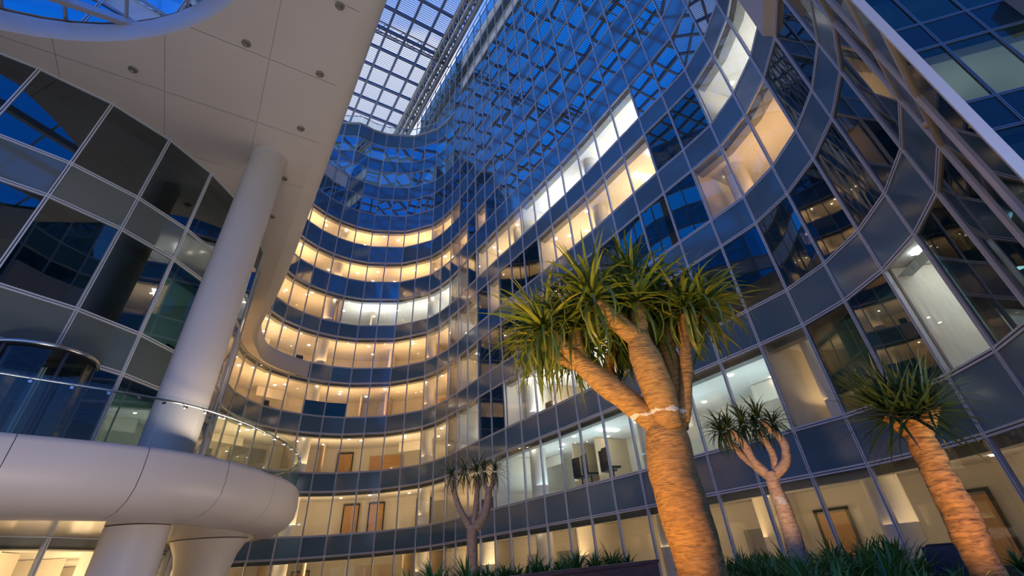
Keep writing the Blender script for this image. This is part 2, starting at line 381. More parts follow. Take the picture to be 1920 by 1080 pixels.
# side wall seen past the end of the glass wing on the right
S = {k: Vector((13.52, 8.87)) + Vector((1.28, -.32)) * k for k in range(-4, 13)}
slit = lambda i, n: ('side' if n == 3 else None) if i >= -1 else None
glazing(wall_side, range(-1, 12), S, 0, 8, spanmesh=ME_spanS)
frame(wall_side, range(-1, 13), S, LV[:18], GZ, T(9), M_slate)
# return wall closing the thin end of the right wing
rw = MB()
for ra, rb in ((Vector((4.50, 3.26)), Vector((9.5, 6.98))), (Vector((9.5, 6.98)), Vector((12.0, 9.3)))):
    d = rb - ra; rw.box(((ra.x + rb.x) / 2, (ra.y + rb.y) / 2, 25), (d.length, .05, 52), math.atan2(d.y, d.x))
link('return_wall', rw.me('return_wall', M_dark), wall_right)

# ------------------------------------------------------------------ interiors
def ring_poly(ids, pts, innerf, d0, z, thick, mat, name, parent):
    V, Fc = [], []
    for i in ids:
        a = innerf(i, d0); b = innerf(i, 9)
        V += [(a.x, a.y, z), (b.x, b.y, z), (b.x, b.y, z + thick), (a.x, a.y, z + thick)]
    k = 4
    for j in range(len(ids) - 1):
        for q in range(4):
            Fc.append((j*k + q, j*k + (q+1) % 4, (j+1)*k + (q+1) % 4, (j+1)*k + q))
    Fc.append((0, 1, 2, 3)); m = (len(ids) - 1) * k; Fc.append((m+3, m+2, m+1, m))
    link(name, mesh(name, V, Fc, mat), parent)
def interior(parent, ids, innerf, n_lo, n_hi, litfn):
    ids = list(ids)
    for n in range(n_lo, n_hi + 1):
        z0 = T(n) if n > 0 else GZ; z1 = B(n + 1); zt = T(n + 1) if n + 1 <= 13 else z1 + 1
        ring_poly(ids, None, innerf, .10, z1 + .02, zt - z1 - .04, M_ceil, 'floor_slab', parent)
        # back wall
        V, Fc = [], []
        for i in ids:
            b = innerf(i, 9); V += [(b.x, b.y, z0), (b.x, b.y, z1 + .02)]
        for j in range(len(ids) - 1): Fc.append((2*j, 2*j+2, 2*j+3, 2*j+1))
        link('room_wall', mesh('room_wall', V, Fc, M_plas), parent)
        # blind box along the window head, and joinery along the back of the lit rooms
        if n <= 8:
            V, Fc = [], []
            for i in ids:
                a = innerf(i, .14); b = innerf(i, .5); V += [(a.x, a.y, z1 - .24), (b.x, b.y, z1 - .24), (b.x, b.y, z1 + .02)]
            for j in range(len(ids) - 1):
                for q in (0, 1): Fc.append((3*j+q, 3*j+q+1, 3*j+q+4, 3*j+q+3))
            link('blind_box', mesh('blind_box', V, Fc, M_box), parent)
            rj = random.Random(n * 7 + len(ids))
            for i in ids[:-1]:
                if not litfn(i, n) or (innerf(i, 9) - innerf(i, 0)).length < 3.5 or (innerf(i + 1, 9) - innerf(i + 1, 0)).length < 3.5: continue
                u = rj.random(); a, b = innerf(i, 9), innerf(i + 1, 9); zc = z0 if n else GZ
                def inn(d_): return innerf(i, d_) * .5 + innerf(i + 1, d_) * .5
                if u < .22:
                    p, q = a.lerp(inn(0), .03), b.lerp(inn(0), .03); hh = rj.choice((1.9, 2.2)); m = MB(); m.beam((p.x, p.y, zc + hh / 2), (q.x, q.y, zc + hh / 2), .08, hh); link('joinery_panel', m.me('joinery', rj.choice((M_oak, M_joinl, M_joing))), parent)
                elif u < .40:
                    p, q = inn(9), inn(rj.uniform(2.2, 3.2)); m = MB(); m.beam((p.x, p.y, (z0 + z1) / 2), (q.x, q.y, (z0 + z1) / 2), .1, z1 - z0); link('partition', m.me('partition', rj.choice((M_plas, M_joinl))), parent)
                elif u < .55:
                    p, q = innerf(i, 3.6), innerf(i + 1, 3.6); hz_ = rj.choice((.5, .7)); m = MB(); m.beam((p.x, p.y, z1 - hz_ / 2), (q.x, q.y, z1 - hz_ / 2), .12, hz_); link('bulkhead', m.me('bulkhead', M_plas), parent)
                elif u < .66 and n < 6:
                    p, q = inn(1.1), inn(1.1) + (b - a).normalized() * .55; m = MB(); m.beam((p.x, p.y, z0 + .62), (q.x, q.y, z0 + .62), .05, .4); m.beam((p.x, p.y, z0 + .2), (q.x, q.y, z0 + .2), .5, .4); link('desk_unit', m.me('desk', M_black), parent)
        # partitions at changes of light and the area lights
        run = []; prev = '-'
        cols = [litfn(i, n) for i in ids[:-1]] + ['-']
        start = 0
        for j, c in enumerate(cols):
            if c != prev:
                i = ids[j]; a = innerf(i, .12); b = innerf(i, 9)
                pm = MB(); pm.beam((a.x, a.y, (z0 + z1) / 2), (b.x, b.y, (z0 + z1) / 2), .1, z1 - z0)
                link('partition', pm.me('partition', M_plas), parent)
                if prev not in ('-', None): run.append((start, j, prev))
                start = j; prev = c
        for s_, e_, c in run:
            j = s_
            while j < e_:
                k = min(3, e_ - j); 
                if e_ - j == 4: k = 2
                ia, ib = ids[j], ids[j + k]
                dd = 1.9
                pa, pb = innerf(ia, dd), innerf(ib, dd); mid = (pa + pb) / 2; d = pb - pa
                dep = min((innerf(ia, 9) - innerf(ia, 0)).length, (innerf(ib, 9) - innerf(ib, 0)).length)
                if dep > .8:
                    l = area('room_fill_light', (mid.x, mid.y, z0 + (.75 if n else 1.6)), (0, 0, 1), d.length * .7, min(1.6, dep * .5), LPOW[c] * k * (1 if dep > 3 else .6) * (.6 if n <= 1 and ia >= 10 else 1), LCOL[c])  # unseen upward area light added to brighten ceiling and walls of the room
                    l.rotation_euler = (math.pi, 0, -math.atan2(d.y, d.x)) ; l.rotation_euler = (math.pi, 0, math.atan2(d.y, d.x))
                j += k
interior(wall_right, range(9, 31), inner, 0, 12, lit)
interior(wall_back, range(-5, 10), inner, 0, 8, lit)
interior(wall_left, range(-20, -4), inner, 0, 4, lit)
def innerS(i, d): return S[i] + Vector((.24, .97)) * min(d, 5)
interior(wall_side, range(-1, 13), innerS, 0, 8, lambda i, n: 'dim' if n == 3 else None)
V, Fc = [], []   # terrace over the lower left part of the back block
# dark sheet added behind the top rows to keep sky from showing through
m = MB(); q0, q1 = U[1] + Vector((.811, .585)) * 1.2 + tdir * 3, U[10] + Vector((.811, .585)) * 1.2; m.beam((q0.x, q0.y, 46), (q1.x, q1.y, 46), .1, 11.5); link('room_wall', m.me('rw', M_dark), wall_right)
# interior columns
colme = MB(); colme.lathe([(.42, 0), (.42, 1)], seg=24); ME_col = colme.me('round_column', M_col, True)
for s_, par, top in ((-11.4, wall_left, B(9)), (-14.5, wall_left, B(9)), (-3.3, wall_back, B(10)), (1.65, wall_back, 40), (6.6, wall_back, 40), (10.6, wall_right, 51), (14.4, wall_right, 51), (19.6, wall_right, 51), (24.5, wall_right, 51)):
    i = math.floor(s_); f = s_ - i; p = inner(i, 1.5) * (1 - f) + inner(i + 1, 1.5) * f
    link('column', ME_col, par, (p.x, p.y, GZ), 0, (1, 1, top - GZ))

# ceiling downlights behind the glass, one object each, sharing a mesh
dl = MB(); dl.lathe([(0.001, 0), (.085, 0), (.10, .03)], seg=12); ME_dl = dl.me('downlight', M_lamp)
dk = MB(); dk.box((0, 0, 0), (.28, 1.2, .03)); ME_dk = dk.me('light_panel', M_lampc)
ORD = ['ground', 'first', 'second', 'third', 'fourth', 'fifth', 'sixth', 'seventh']
cnt = 0
for n in range(0, 8):
    for i in range(-5, 28):
        c = lit(i, n)
        if not c or cnt > 285: continue
        where = 'curved back block' if i < 10 else 'long right-hand wing'
        z = B(n + 1) - .01
        for q in range(2 if (i + n) % 2 else 1):
            if DEP[i] < 3 or DEP[i+1] < 3: continue
            f = R.uniform(.25, .75); dd = R.choice((1.0, 2.2, 3.4)) if q == 0 else R.choice((1.6, 2.8))
            p = inner(i, dd) * (1 - f) + inner(i + 1, dd) * f
            o = link('downlight', ME_dl, None, (p.x, p.y, z), category='downlight', group='downlights on the %s floor ceiling of the %s' % (ORD[n], where))
            o['label'] = 'small round %s downlight in the %s floor ceiling of the %s' % ('bright' , ORD[n], where); cnt += 1
for i, n, dd, lab in ((21, 4, 2.0, 'glowing oblong light panel in the warm upper office, middle of the long wing'), (22, 4, 1.5, 'glowing oblong light panel beside the column in the warm upper office'), (21, 5, 2.2, 'bright light panel in the white office strip above the warm one'), (17, 1, 2.4, 'white ceiling light panel above the black office chairs'), (27, 1, .9, 'bright ceiling light panel in the cool office nearest the right edge'), (15, 2, 2.5, 'long white ceiling light panel behind the leaves of the big tree')):
    p = (inner(i, dd) + inner(i + 1, dd)) / 2; d = V2[i + 1] - V2[i]
    link('ceiling_light_panel', ME_dk, None, (p.x, p.y, B(n + 1) - .02), math.atan2(d.y, d.x), category='ceiling light', label=lab)

# blue privacy panels low in two windows of the back wall
for i in (1, 2): pane(wall_back, 'privacy_panel', ME_blue, V2[i], V2[i + 1], T(3), T(3) + 1.05, .03, off=-.03)

# doors seen deep in the first-floor rooms
def door(k, i, n, f, w=1.0):
    a, b = inner(i, 4.9), inner(i + 1, 4.9); p = a * (1 - f) + b * f; d = (b - a).normalized(); nn = Vector((-d.y, d.x))
    t = struct('door_%d' % k, (p.x - nn.x * .06, p.y - nn.y * .06, T(n) if n else GZ)); t.rotation_euler = (0, 0, math.atan2(d.y, d.x))
    m = MB(); m.box((0, 0, 1.05), (w, .05, 2.1)); link('door_leaf', m.me('leaf', M_oak), t)
    m = MB(); m.box((-w/2 - .05, 0, 1.08), (.08, .1, 2.2)); m.box((w/2 + .05, 0, 1.08), (.08, .1, 2.2)); m.box((0, 0, 2.2), (w + .18, .1, .08)); link('door_frame', m.me('frame', M_dark), t)
    m = MB(); m.box((w/2 - .1, -.05, 1.0), (.03, .05, .3)); link('door_handle', m.me('handle', M_ss), t)
for k, (i, n, f) in enumerate(((3, 1, .6), (4, 1, .35), (5, 1, .75), (3, 2, .2), (2, 0, .5), (6, 0, .4), (24, 0, .6), (22, 0, .3))): door(k + 1, i, n, f)

# office chairs behind the first-floor glass
def chair(i, f, dd, n, rot, label):
    p = inner(i, dd) * (1 - f) + inner(i + 1, dd) * f
    t = thing('office_chair', label, 'chair', (p.x, p.y, T(n)), rot, 'black office chairs behind the first floor glass')
    m = MB(); m.box((0, 0, .48), (.5, .48, .08)); link('seat', m.me('seat', M_black), t)
    m = MB(); m.box((0, .26, .88), (.46, .06, .72)); link('backrest', m.me('backrest', M_black), t)
    m = MB(); m.tube([(0, 0, .08), (0, 0, .46)], .03, 8); link('stem', m.me('stem', M_dark), t)
    m = MB()
    for k in range(5): a = k * 2 * math.pi / 5; m.beam((0, 0, .08), (.28 * math.cos(a), .28 * math.sin(a), .05), .04, .04)
    link('base', m.me('base', M_dark), t)
chair(17, .25, .7, 1, 2.3, 'black high-backed office chair, left one behind the cool-lit first floor glass')
chair(17, .75, .6, 1, 2.0, 'black high-backed office chair, second from left behind the first floor glass')
chair(18, .3, .9, 1, 2.5, 'smaller looking black office chair in the middle of the first floor row')
chair(18, .7, .55, 1, 2.1, 'black office chair tilted back near the right end of the row')
chair(20, .6, .6, 1, 2.1, 'black office chair half hidden by the big tree trunk')

# ------------------------------------------------------------------ canopy over the left half
zc0, zc1 = B(4), T(4)
edge_top = smooth_path([(4.9, -5.4, 0), (0.6, .75, 0), (-3.42, 6.49, 0), (-6.28, 10.63, 0), (-9.14, 14.73, 0), (-12.11, 18.97, 0), (-14.15, 21.67, 0), (-16.0, 23.95, 0), (-17.05, 25.5, 0), (-17.75, 27.1, 0), (-18.1, 28.5, 0), (-17.95, 29.7, 0), (-17.5, 30.95, 0), (-16.95, 32.2, 0)], 8)
eN = normals2(edge_top, 1)     # left of travel = towards the wall
ne = len(edge_top)
def inset_amt(k):
    y = edge_top[k].y
    return .55 if y < 23 else max(.06, .55 * (1 - (y - 23) / 4.0))
canopy = thing('canopy', 'huge off-white canopy slab with an oval opening overhead on the left', 'canopy')
V, Fc = [], []; K = 9
for k in range(ne):
    r = inset_amt(k); p, nn = edge_top[k], eN[k]
    pr = [(r, zc0)] + [(r - r * math.sin(a), zc0 + .5 - .5 * math.cos(a)) for a in (rad(22), rad(45), rad(68), rad(90))] + [(0, zc1 - .05), (.05, zc1), (r, zc1), (r, zc1 - .02)]
    V += [(p.x + nn.x * o, p.y + nn.y * o, z) for o, z in pr]
for k in range(ne - 1):
    for j in range(K - 1): a = k * K + j; Fc.append((a, a + K, a + K + 1, a + 1))
link('edge_fascia', mesh('edge_fascia', V, Fc, M_white, True), canopy)
poly = [(edge_top[k].x + eN[k].x * inset_amt(k), edge_top[k].y + eN[k].y * inset_amt(k)) for k in range(0, ne, 2)]
wall_in = [tuple(V2[i] - nout(i) * .0) for i in range(0, -21, -1)]
poly += wall_in + [(-22, -2), (-16, -8)]
# oval opening
HC = (-10.15, 1.75); HA, HB = 6.0, 4.6
hole = [(HC[0] + HA * math.cos(2 * math.pi * k / 48), HC[1] + HB * math.sin(2 * math.pi * k / 48)) for k in range(48)]
def poly_with_hole(poly, hole, z):
    bm = bmesh.new()
    vs = [bm.verts.new((x, y, z)) for x, y in poly]; hs = [bm.verts.new((x, y, z)) for x, y in hole] if hole else []
    ed = [bm.edges.new((vs[i], vs[(i + 1) % len(vs)])) for i in range(len(vs))]
    if hs: ed += [bm.edges.new((hs[i], hs[(i + 1) % len(hs)])) for i in range(len(hs))]
    bmesh.ops.triangle_fill(bm, use_beauty=True, use_dissolve=False, edges=ed)
    return bm
base = poly_with_hole(poly, hole, zc0 + .035)
for f in base.faces:
    if f.normal.z > 0: f.normal_flip()
me = bpy.data.meshes.new('soffit_backing'); base.to_mesh(me); me.materials.append(M_white); link('soffit_backing', me, canopy)
ct = poly_with_hole(poly, [(HC[0] - .5 + (HA - .3) * math.cos(2 * math.pi * k / 48), HC[1] + .15 + (HB - .08) * math.sin(2 * math.pi * k / 48)) for k in range(48)], zc1)
me = bpy.data.meshes.new('canopy_top'); ct.to_mesh(me); me.materials.append(M_white); link('canopy_top', me, canopy); ct.free()
# soffit panels, cut on a grid that runs with the free edge
soff = poly_with_hole(poly, hole, zc0)
ex = Vector((-.578, .816, 0)); ey = Vector((-.816, -.578, 0)); org = Vector((-3.42, 6.49, 0)); gp = .006
def clip(bm, pt, nrm):
    bmesh.ops.bisect_plane(bm, geom=bm.verts[:] + bm.edges[:] + bm.faces[:], plane_co=pt, plane_no=nrm, clear_outer=True)
PW, PL = 2.45, 2.6
for r_ in range(0, 8):
    strip = soff.copy()
    clip(strip, org + ey * (r_ * PW - .1 + gp if r_ else -3), -ey); clip(strip, org + ey * ((r_ + 1) * PW - .1 - gp), ey)
    if strip.faces:
        for c_i in range(-6, 12):
            cell = strip.copy()
            clip(cell, org + ex * (c_i * PL + gp), -ex); clip(cell, org + ex * ((c_i + 1) * PL - gp), ex)
            if cell.faces:
                for f in cell.faces:
                    if f.normal.z > 0: f.normal_flip()
                me = bpy.data.meshes.new('soffit_panel'); cell.to_mesh(me); me.materials.append(M_white); link('soffit_panel', me, canopy)
            cell.free()
    strip.free()
soff.free(); base.free()
# reveal of the oval opening, rounding inwards
V, Fc = [], []; prof = [(0, 0, 0, 0), (.10, .05, .10, 0), (.2, .08, .3, 0), (.3, .10, .6, 0), (.35, .12, 1.0, 0)]
for k in range(48):
    a = 2 * math.pi * k / 48
    for da, db, dz, _ in prof:
        V.append((HC[0] - .5 * dz + (HA - da) * math.cos(a), HC[1] + .15 * dz + (HB - db) * math.sin(a), zc0 + dz))
for k in range(48):
    for j in range(4): a, b = k * 5 + j, ((k + 1) % 48) * 5 + j; Fc.append((a, b, b + 1, a + 1))
link('oval_reveal', mesh('oval_reveal', V, Fc, M_white, True), canopy)
# glazed oval rooflight over it
m = MB(); m.prism([(5.6 * math.cos(2 * math.pi * k / 32), 4.4 * math.sin(2 * math.pi * k / 32)) for k in range(32)], .3, .32)
ovl = link('oval_rooflight', m.me('glass', M_roofg), canopy, (HC[0] - .5, HC[1] + .15, zc0 + 1.02))
m = MB()
for k in range(-3, 4):
    o = k * 1.9
    for (dx, dy) in ((.85, .53),):
        c = Vector((-.53 * o, .85 * o, 0)); L = 6.6
        link('rafter', (lambda mm: (mm.beam(c - Vector((dx, dy, 0)) * L, c + Vector((dx, dy, 0)) * L, .16, .22), mm.me('rafter', M_steel2))[1])(MB()), ovl)
for k in range(-4, 5):
    c = Vector((.85 * k * 1.35, .53 * k * 1.35, .16))
    link('glazing_bar', (lambda mm: (mm.beam(c - Vector((.62, -.78, 0)) * 5.2, c + Vector((.62, -.78, 0)) * 5.2, .06, .09), mm.me('bar', M_steel2))[1])(MB()), ovl)
# soffit spotlights
sp = MB(); sp.lathe([(.001, 0), (.06, 0), (.06, -.03), (.10, -.03), (.12, .0), (.12, .03)], seg=16); ME_sp = sp.me('soffit_spotlight', principled('spot_trim', (.22, .20, .18), .4, .5), True)
for (x, y), lab in zip([(-10.69, 7.18), (-7.21, 6.73), (-4.32, 5.96), (-5.66, 7.87), (-7.11, 9.79), (-8.74, 11.99), (-10.25, 14.04)],
        ['recessed spotlight in the canopy below the oval opening, leftmost', 'recessed spotlight in the middle of the canopy right of the oval opening', 'recessed spotlight at the top edge of the picture in the canopy', 'recessed spotlight near the canopy edge, second from the top', 'recessed spotlight in the canopy up and right of the white column head', 'recessed spotlight just right of the white column head', 'faint recessed spotlight low in the canopy behind the white column']):
    link('soffit_spotlight', ME_sp, None, (x, y, zc0 - .012), category='spotlight', label=lab)

# white cladding band where the canopy dies into the right wing and the side wall
bandc = thing('canopy_end', 'off-white canopy end piece hanging at the top of the right glass wing', 'canopy')
bpts = [V2[28], V2[29], V2[30], V2[31]]; bN = normals2(bpts, 1)
V, Fc = sweep(bpts, bN, [(-.05, zc0 + .05), (-.30, zc0 + .25), (-.30, zc1 + 1.5), (-.02, zc1 + 1.5), (-.02, zc0 + .05)]); link('fascia', mesh('fascia', V, Fc, M_white), bandc)
bandc2 = thing('canopy_end', 'off-white fascia corner at the top right edge of the picture', 'canopy')
m = MB(); m.box((15.75 + 2.4, 7.95 - .6, 12.9), (5, .7, 1.1), math.atan2(-.32, 1.28)); link('fascia', m.me('fascia', M_white), bandc2)

# ------------------------------------------------------------------ tall white column and the supports under the balcony
cx_, cy_ = -8.78, 10.98
m = MB(); m.lathe([(.62, GZ), (.58, 1.0), (.58, 1.24)], (cx_, cy_, 0), 40)
t = link('column', m.me('column', M_white, True), None, category='column', label='thick white column below the balcony, carrying its underside')
m = MB(); m.lathe([(.56, 2.43), (.56, 11.9), (.575, 12.15), (.60, zc0)], (cx_, cy_, 0), 48)
link('column', m.me('column', M_white, True), None, category='column', label='tall smooth white column rising from the balcony to the canopy')
m = MB(); m.lathe([(.55, GZ), (.62, .2), (.8, .9), (1.0, 1.24)], (-10.2, 15.7, 0), 40)
link('column', m.me('column', M_white, True), None, category='column', label='flared white column at the lower left, right of the thick one')

# ------------------------------------------------------------------ balcony
zd = T(1)
rim = smooth_path([(-15.8, 1.6, 0), (-13.2, 3.1, 0), (-11.0, 4.75, 0), (-9.75, 6.2, 0), (-8.86, 7.46, 0), (-8.01, 8.66, 0), (-7.45, 9.75, 0), (-7.18, 11.16, 0), (-7.2, 12.68, 0), (-7.42, 14.4, 0), (-8.05, 16.2, 0), (-9.1, 17.75, 0), (-10.6, 18.85, 0), (-12.4, 19.3, 0), (-13.8, 19.15, 0)], 8)
rN = normals2(rim, -1)
prof = [(-.12, zd), (0, zd - .02), (.04, zd - .12), (.06, zd - .45), (.02, zd - .72), (-.12, zd - .93), (-.38, zd - 1.08), (-.75, zd - 1.15), (-.95, zd - 1.16)]
balc = thing('balcony', 'curved off-white balcony with a rounded fascia and glass balustrade at the lower left', 'balcony')
step = 11
k0 = 0; nr = len(rim)
while k0 < nr - 1:
    k1 = min(k0 + step, nr - 1); seg = [Vector(p) for p in rim[k0:k1 + 1]]; sN = rN[k0:k1 + 1]
    dj = (seg[1] - seg[0]).normalized() * .006; seg[0] = seg[0] + dj; seg[-1] = seg[-1] - (seg[-1] - seg[-2]).normalized() * .006
    V, Fc = sweep(seg, sN, prof, closed_prof=False); link('fascia_panel', mesh('fascia_panel', V, Fc, M_white, True), balc); k0 = k1
inn = [(-p.x * 0 + p.x + n.x * -.9, p.y + n.y * -.9) for p, n in zip(rim, rN)][::2]
wl = [tuple(V2[i]) for i in range(-9, -21, -1)]
m = poly_with_hole([(p.x + n.x * -.10, p.y + n.y * -.10) for p, n in zip(rim, rN)][::2] + wl, None, zd - .01); me = bpy.data.meshes.new('deck'); m.to_mesh(me); me.materials.append(M_stone); link('deck', me, balc); m.free()
m = poly_with_hole(inn + wl, None, zd - 1.155); me = bpy.data.meshes.new('soffit'); m.to_mesh(me)
me.materials.append(principled('glossy_soffit', (.60, .50, .42), .16, 0, .6, var=.04, vscale=.6)); link('soffit', me, balc); m.free()
# dark reveal strip set behind the joints
V, Fc = sweep(rim, rN, [(o - .02, z - (.0 if j else .03)) for j, (o, z) in enumerate(prof)], closed_prof=False); link('joint_backing', mesh('joint_backing', V, Fc, M_dark), balc)
# glass balustrade panels, handrail and its brackets
ME_cl = ub(M_clear)
gi = list(range(24, nr - 10, 5))
for a, b in zip(gi[:-1], gi[1:]):
    pa = Vector(rim[a][:2]) - rN[a] * .10; pb = Vector(rim[b][:2]) - rN[b] * .10
    V, Fc = [], []; ks = list(range(a, b + 1))
    pts_ = [Vector(rim[k]) for k in ks]; nn_ = [rN[k] for k in ks]
    pts_[0] = pts_[0] + (pts_[1] - pts_[0]).normalized() * .012; pts_[-1] = pts_[-1] - (pts_[-1] - pts_[-2]).normalized() * .012
    V, Fc = sweep(pts_, nn_, [(-.11, zd - .03), (-.095, zd - .03), (-.095, zd + 1.0), (-.11, zd + 1.0)]); link('glass_panel', mesh('glass_panel', V, Fc, M_clear), balc)
m = MB(); m.tube([(rim[k].x - rN[k].x * .17, rim[k].y - rN[k].y * .17, zd + .92) for k in range(24, nr - 10)], .024, 10); link('handrail', m.me('handrail', M_ss, True), balc)
for k in range(26, nr - 10, 3):
    p = Vector((rim[k].x, rim[k].y, 0)); n3 = Vector((rN[k].x, rN[k].y, 0))
    m = MB(); m.tube([p - n3 * .17 + Vector((0, 0, zd + .90)), p - n3 * .17 + Vector((0, 0, zd + .84)), p - n3 * .09 + Vector((0, 0, zd + .84))], .012, 8); m.tube([p - n3 * .115 + Vector((0, 0, zd + .84)), p - n3 * .07 + Vector((0, 0, zd + .84))], .028, 10)
    link('rail_bracket', m.me('bracket', M_ss), balc)

# revolving door drum on the balcony
DX, DY, DR = -11.55, 9.62, 1.08
rd = thing('revolving_door', 'glass revolving door drum with a steel top ring behind the balcony rail', 'door', (DX, DY, zd))
m = MB(); m.tube([(DR * math.cos(rad(a)), DR * math.sin(rad(a)), 2.28) for a in range(-130, 100, 6)], .055, 10); link('top_ring', m.me('ring', M_ss, True), rd)
m = MB(); m.lathe([(0.01, 2.22), (DR - .03, 2.22), (DR - .03, 2.30), (.01, 2.30)], seg=40); link('drum_ceiling', m.me('ceil', M_dark), rd)
ptsd = [(DR - .04, a) for a in range(-130, 101, 10)]
for a0 in (-130, -72, -14, 44):
    pth = [Vector(((DR - .04) * math.cos(rad(a0 + k * 10)), (DR - .04) * math.sin(rad(a0 + k * 10)), 0)) for k in range(6)]
    V, Fc = sweep(pth, normals2(pth, -1), [(-.01, 0), (.01, 0), (.01, 2.2), (-.01, 2.2)]); link('drum_glass', mesh('dg', V, Fc, M_clear), rd)
for a in (-130, -75, -17, 41, 98):
    m = MB(); x, y = (DR - .03) * math.cos(rad(a)), (DR - .03) * math.sin(rad(a)); m.tube([(x, y, 0), (x, y, 2.22)], .04, 8); link('post', m.me('post', M_dark), rd)
for a in (20, 110, 200, 290):
    lf = link('door_wing', (lambda mm: (mm.box((.5, 0, 1.1), (.95, .03, 2.1)), mm.me('wing', M_clear))[1])(MB()), rd, rotz=rad(a))
    m = MB()
    for xx in (.03, .97): m.box((xx, 0, 1.1), (.05, .05, 2.15))
    for zz_ in (.06, 2.14): m.box((.5, 0, zz_), (.95, .05, .08))
    link('wing_frame', m.me('wing_frame', M_dark), lf)

# ------------------------------------------------------------------ roof over the atrium
RZ = 51.2
roof = struct('ceiling', label='steel and glass louvred roof over the atrium')
rd1 = Vector((-.585, .811, 0)); rd2 = Vector((.811, .585, 0)); ro = Vector((-5.63, 30.92, RZ)) - rd2 * .6
for k in range(0, 19):
    c = ro - rd2 * (k * 2.15 + 1.2)
    m = MB(); m.beam(c - rd1 * 40, c + rd1 * 20, .22, .5); link('rafter', m.me('rafter', M_steel), roof)
for k in range(-15, 8):
    c = ro + rd1 * k * 2.6 + Vector((0, 0, -.05))
    m = MB(); m.beam(c, c - rd2 * 41, .26, .35); link('purlin', m.me('purlin', M_steel), roof)
m = MB()
for k in range(-160, 84):
    c = ro + rd1 * k * .24 + Vector((0, 0, .42)); m.beam(c, c - rd2 * 41, .05, .03)
link('louvre_blades', m.me('louvres', M_louv), roof, kind='stuff')
m = MB(); pts4 = [ro - rd1 * 40, ro + rd1 * 20, ro + rd1 * 20 - rd2 * 41, ro - rd1 * 40 - rd2 * 41]
m.prism([(p.x, p.y) for p in pts4], RZ + .6, RZ + .63); link('roof_glazing', m.me('roofglass', M_roofg), roof)
# lattice trusses: two across the roof and a pipe gantry along the wall head
def truss(name, a, b, label0, depth=1.5, mat=M_steel, r=.09, n=14, width=1.2):
    a, b = Vector(a), Vector(b); d = (b - a) / n; t = None; MA = Matrix.Translation(a); side = d.normalized().cross(Vector((0, 0, 1))) * width / 2
    dn = Vector((0, 0, -depth)); z0 = Vector((0, 0, 0)); L = b - a
    m = MB()
    for off in (side, -side, dn): m.tube([a + off, a + off + L], r, 6)
    t = link(name, m.me('chords', mat), roof)
    for k in range(n):
        p = a + d * k
        for s_ in (side, -side):
            m = MB(); m.tube([p + s_, p + d * .5 + dn], r * .5, 5, False); m.tube([p + d * .5 + dn, p + d + s_], r * .5, 5, False); link('lattice_bar', m.me('bar', mat), t)
    return t
c1 = ro + rd1 * 2.2 + Vector((0, 0, -.6)); truss('lattice_truss', c1, c1 - rd2 * 28, 'lattice truss crossing the glass roof, nearer the far block')
c1 = ro - rd1 * 11.5 + Vector((0, 0, -.6)); truss('lattice_truss', c1, c1 - rd2 * 30, 'lattice truss crossing the glass roof, near the top of the picture')
for j, (o_, z_, rr_, lab) in enumerate(((.55, -1.0, .16, 'pale lattice gantry along the head of the right glass wall, upper run'), (1.5, -1.6, .12, 'pale lattice gantry beside the roof edge, lower run'))):
    a = ro - rd1 * 14 - rd2 * o_ + Vector((0, 0, z_)); b = ro + rd1 * 18 - rd2 * o_ + Vector((0, 0, z_))
    truss('maintenance_gantry', a, b, lab, 1.1, M_steel2, rr_, 26, .9)
for k in range(5):
    a = ro - rd1 * 14 - rd2 * (.3 + .4 * k) + Vector((0, 0, -.3 - .25 * (k % 3))); m = MB(); m.tube([a, a + rd1 * 32], .07 + .03 * (k % 2), 8)
    link('service_pipe', m.me('pipe', M_steel2), roof)

# small dome light clamped to a mullion of the right wing
wl_ = thing('wall_spotlight', 'small white round spotlight clamped to a mullion of the right wing', 'spotlight', (6.17, 4.91, 4.86))
m = MB(); m.lathe([(.001, 0), (.07, 0), (.09, .03), (.06, .08), (.001, .10)], seg=20); link('lamp_head', m.me('head', M_white, True), wl_)
m = MB(); m.beam((0, 0, .05), (.08, .10, -.03), .03, .03); link('bracket', m.me('bracket', M_alu), wl_)

# ------------------------------------------------------------------ planting bed, bench planter
bed = struct('floor_planter')
m = MB(); m.prism([(1.35, 5.9), (-.2, 9.3), (-2.9, 9.9), (-2.9, 12.2), (0.5, 12.0), (5.5, 9.8), (6.2, 6.0), (4.2, 2.6), (1.6, 1.4), (.2, 3.2)], GZ, -.5); link('soil', m.me('soil', M_soil), bed)
bp_ = thing('bench_planter', 'dark slatted hardwood planter box below the big tree, bottom centre', 'planter', (0, 0, 0))
A0 = Vector((1.09, 6.24, -.05)); A1 = Vector((-.95, 4.06, -.05)); dA = (A1 - A0).normalized(); nA = Vector((dA.y, -dA.x, 0))
if nA.y < 0: nA = -nA
LA = (A1 - A0).length
for k in range(9):
    z = -.12 - k * .155; c =  A0 + dA * LA / 2 + Vector((0, 0, z))
    m = MB(); m.box((c.x, c.y, c.z), (LA, .035, .125), math.atan2(dA.y, dA.x)); link('slat', m.me('slat', M_wood), bp_)
    e_ = A0 + nA * .6 + Vector((0, 0, z)); m = MB(); m.box((e_.x, e_.y, e_.z), (.035, 1.15, .125), math.atan2(dA.y, dA.x)); link('slat', m.me('slat', M_wood), bp_)
c = A0 + dA * LA / 2 + nA * .6; m = MB(); m.box((c.x, c.y, -.85), (LA - .06, 1.12, 1.3), math.atan2(dA.y, dA.x)); link('soil', m.me('soil', M_soil), bp_)
m = MB(); c = A0 + dA * LA / 2 + nA * .03; m.box((c.x, c.y, -.09), (LA + .03, .12, .03), math.atan2(dA.y, dA.x)); link('cap_rail', m.me('cap', M_wood), bp_)

